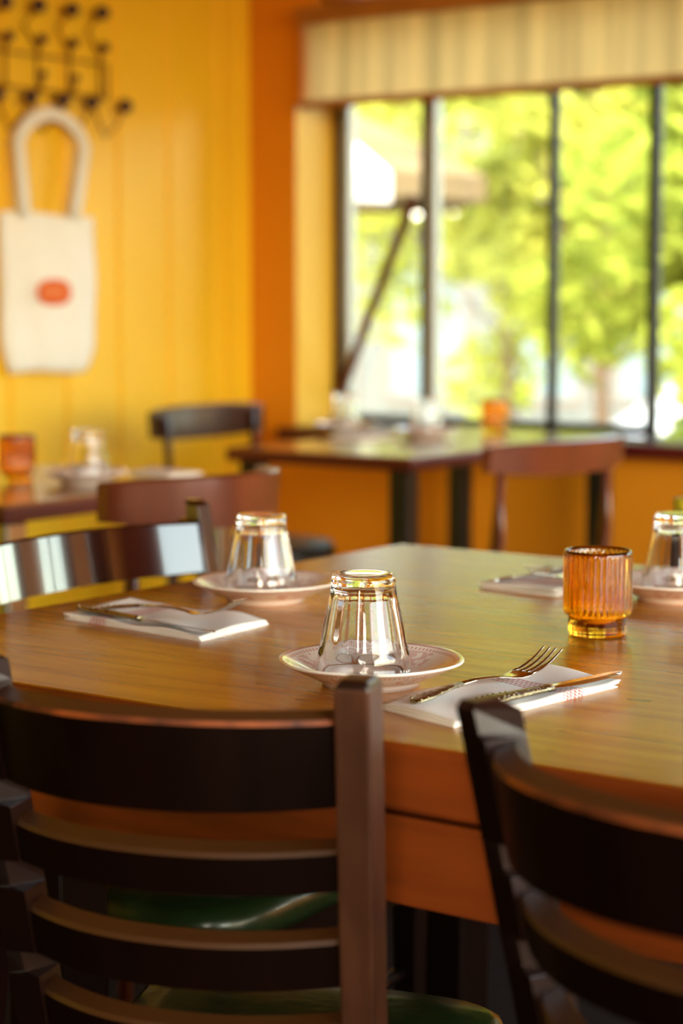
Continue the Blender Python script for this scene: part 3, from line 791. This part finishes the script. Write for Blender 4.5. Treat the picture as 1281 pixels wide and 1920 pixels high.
# window-table tableware
def wtable():
    set_tumbler(-3.085, 4.26, WELL, .9, 'upturned tumbler at the far left of the window table')
    set_tumbler(-2.80, 4.22, WELL, .3, 'upturned tumbler in the middle of the window table')
    more_plate(-2.80, 4.22, TZ, .7, 'saucer under the middle tumbler of the window table')
    votive(-2.745, 4.46, TZ, 'amber candle holder on the window table against the bright panes', candle=False)
    napkin([(-2.98, 4.05), (-2.87, 4.03), (-2.86, 4.2), (-2.98, 4.22)], 'white napkin at the left edge of the window table')
wtable()

# ------------------------------------------------------------------ outdoors (street below the windows)
GZ = -.85
struct(tag(box('ground', M['street'], -40, 40, YG+.15, 60, GZ-.2, GZ)))
struct(box('street', M['asphalt'], -40, 40, 13, 19, GZ, GZ+.01))
def dirpt(px, dist, z):
    a = R(36) - math.atan((px - 640.5) / 3750); return Vector((-dist*math.sin(a), dist*math.cos(a), z))
def tree(name, loc, h, rad, n, lm, label, seed, leaf=.09, crown_z=.55, flat=1.0, group=None, trunk=.12):
    rnd = random.Random(seed)
    root = empty(name, loc, 0, label, 'tree' if 'tree' in name else 'shrub', group)
    b = MB(); b.tube([(0, 0, 0), (.05, .03, h*.3), (-.03, .02, h*.6), (0, 0, h*.9)], [trunk, trunk*.8, trunk*.55, trunk*.2], 10); b.build('trunk', M['bark'], root)
    b = MB()
    tips = []
    for i in range(9):
        a = rnd.random()*2*PI; z0 = h*(.35+.05*i); e = Vector((math.cos(a)*rad*.7, math.sin(a)*rad*.7, z0 + h*.18))
        b.tube([(0, 0, z0), (e.x*.5, e.y*.5, z0+h*.06), tuple(e)], [trunk*.3, trunk*.2, trunk*.06], 6); tips.append(e)
    b.build('branches', M['bark'], root)
    b = MB(); blobs = []
    for i in range(26):
        while True:
            p = Vector((rnd.uniform(-1, 1), rnd.uniform(-1, 1), rnd.uniform(-1, 1)))
            if p.length < 1: break
        blobs.append((Vector((p.x*rad, p.y*rad, h*(crown_z+.06) + p.z*h*(1-crown_z)*.85*flat)), rnd.uniform(.18, .42)*rad))
    for i in range(n):
        c, r_ = rnd.choice(blobs); d = Vector((rnd.gauss(0, 1), rnd.gauss(0, 1), rnd.gauss(0, 1))).normalized()
        p = c + d * r_ * rnd.random()**.4; s_ = leaf * rnd.uniform(.6, 1.3)
        q = Euler((rnd.uniform(-1.2, 1.2), rnd.uniform(-1.2, 1.2), rnd.uniform(0, 6.3))).to_matrix()
        pts = [q @ Vector(v) * s_ for v in ((0, -.9, 0), (.34, -.1, .1), (0, .9, 0), (-.34, -.1, .1))]
        b.face([b.bm.verts.new(p + v) for v in pts])
    b.build('foliage', lm, root, recalc=False)
    return root
g = 'street trees beyond the windows'
tree('street_tree', dirpt(1110, 11, GZ), 4.3, 1.0, 6500, M['leaf'], 'tall yellow-green tree behind the third and fourth window panes', 1, trunk=.06, crown_z=.66, group=g)
tree('street_tree', dirpt(1420, 9.3, GZ), 4.2, .85, 6500, M['leaf2'], 'green tree at the right edge of the window view', 2, crown_z=.5, group=g)
tree('street_tree', dirpt(940, 12.6, GZ), 4.4, 1.0, 5200, M['leaf'], 'thin-leaved tree seen through the second window pane', 3, trunk=.05, crown_z=.60, group=g)
tree('street_tree', dirpt(798, 15.2, GZ), 4.9, .75, 2600, M['leaf'], 'small tree seen through the leftmost window pane behind the prop bar', 4, trunk=.05, crown_z=.64, group=g)
for k, (px, ds, lb) in enumerate(((2150, 11, 'green street tree outside the separate windows right of the blind'), (3300, 11, 'green street tree outside the far right end of the front wall'))):
    tree('street_tree', dirpt(px, ds, GZ), 4.3, 1.1, 2500, M['leaf2'], lb, 10+k, crown_z=.45, group=g)
tree('cone_shrub', dirpt(985, 9, GZ), 1.55, .17, 900, M['leaf2'], 'small bright conical shrub at the foot of the second pane', 20, leaf=.05, crown_z=.5, trunk=.02)
# building across the street
def building():
    root = empty('shop_building', (-14, 24, GZ), R(20), 'pale grey shop building across the street', 'building')
    b = MB(); b.box(-16, 22, 0, 6, 0, 7.5); b.build('wall', M['facade'], root)
    b = MB(); b.box(-16, 22, -.35, 0, 3.05, 3.35); b.build('canopy', M['carwhite'], root)
    for i in range(22):
        x = -15 + i*1.6
        w = MB(); w.box(x, x+1.15, -.06, 0, .5, 2.6); o = w.build('window', M['facade_trim'], root)
        p = MB(); p.box(x+.08, x+1.07, -.08, -.055, .6, 2.5); p.build('pane', M['facade_win'], o)
        w = MB(); w.box(x, x+1.15, -.06, 0, 4.2, 6.2); o = w.build('window', M['facade_trim'], root)
        p = MB(); p.box(x+.08, x+1.07, -.08, -.055, 4.3, 6.1); p.build('pane', M['facade_win'], o)
building()
# parked cars
def car(px, dist, yaw, label):
    loc = dirpt(px, dist, GZ)
    root = empty('parked_car', loc, R(yaw), label, 'car', 'white cars parked in the street')
    prof = [(-2.1, .35), (-2.15, .70), (-1.95, .88), (-1.35, .94), (-.75, 1.36), (.55, 1.40), (1.25, .98), (1.95, .86), (2.12, .6), (2.1, .32)]
    b = MB(); n = 9; rings = []
    for i in range(n):
        s_ = -1 + 2*i/(n-1); k = 1 - .10*abs(s_)**4
        rings.append([(x*(1-.03*abs(s_)**3), s_*.85*(1 - .16*max(0, (z-.9))/.5), .3 + (z-.3)*k) for x, z in prof])
    b.loft(rings, smooth=True); o = b.build('body', M['carwhite'], root)
    for s_ in (-1, 1):
        b = MB(); b.loft([[(x, s_*(.795 - .10*max(0, (z-.9))/.5), z) for x, z in ((-1.15, .98), (-.68, 1.28), (.45, 1.32), (1.02, 1.0))], [(x, s_*(.83 - .10*max(0, (z-.9))/.5), z) for x, z in ((-1.15, .98), (-.68, 1.28), (.45, 1.32), (1.02, 1.0))]], smooth=False); b.build('side_window', M['carglass'], root)
        for x in (-1.3, 1.3):
            b = MB()
            b.loft([[(x + .31*math.cos(2*PI*k/24), s_*y, .31 + .31*math.sin(2*PI*k/24)) for k in range(24)] for y in (.68, .88)]); b.build('wheel', M['tyre'], root)
    root.scale = (1, 1, .98)
    return root
car(1470, 14.6, 36, 'white car parked behind the third and fourth panes')
car(430, 12.4, 36, 'white car parked behind the leftmost pane')
car(2900, 16.5, 6, 'white car parked further right along the window row')
# patio umbrellas outside the leftmost panes
def umbrella(px, dist, rad, zr, zp, m, label):
    root = empty('patio_umbrella', dirpt(px, dist, GZ), 0, label, 'umbrella')
    b = MB(); b.tube([(0, 0, 0), (0, 0, zp - GZ)], .022, 12); b.build('pole', M['white_cloth'], root)
    b = MB(); n = 8; hr, hp = zr - GZ, zp - GZ
    top = b.bm.verts.new((0, 0, hp)); t2 = b.bm.verts.new((0, 0, hp - .02)); rim = []; low = []
    for k in range(n):
        c, s_ = math.cos(2*PI*k/n+.3), math.sin(2*PI*k/n+.3)
        rim.append(b.bm.verts.new((rad*c, rad*s_, hr))); low.append(b.bm.verts.new((rad*c, rad*s_, hr - .10)))
    for k in range(n):
        b.face([top, rim[k], rim[(k+1) % n]]); b.face([rim[k], low[k], low[(k+1) % n], rim[(k+1) % n]])
    b.build('canopy', m, root)
    b = MB()
    for k in range(n):
        c, s_ = math.cos(2*PI*k/n+.3), math.sin(2*PI*k/n+.3)
        b.tube([(0, 0, hp - .03), (rad*c*.98, rad*s_*.98, hr - .015)], .008, 6)
    b.build('ribs', M['facade_trim'], root)
umbrella(345, 8.8, 1.36, 1.60, 2.25, M['umbrella'], 'beige patio umbrella filling the top of the leftmost window pane')
umbrella(531, 7.1, .40, 1.53, 1.86, M['white_cloth'], 'small white parasol peeking out beside the yellow window jamb')
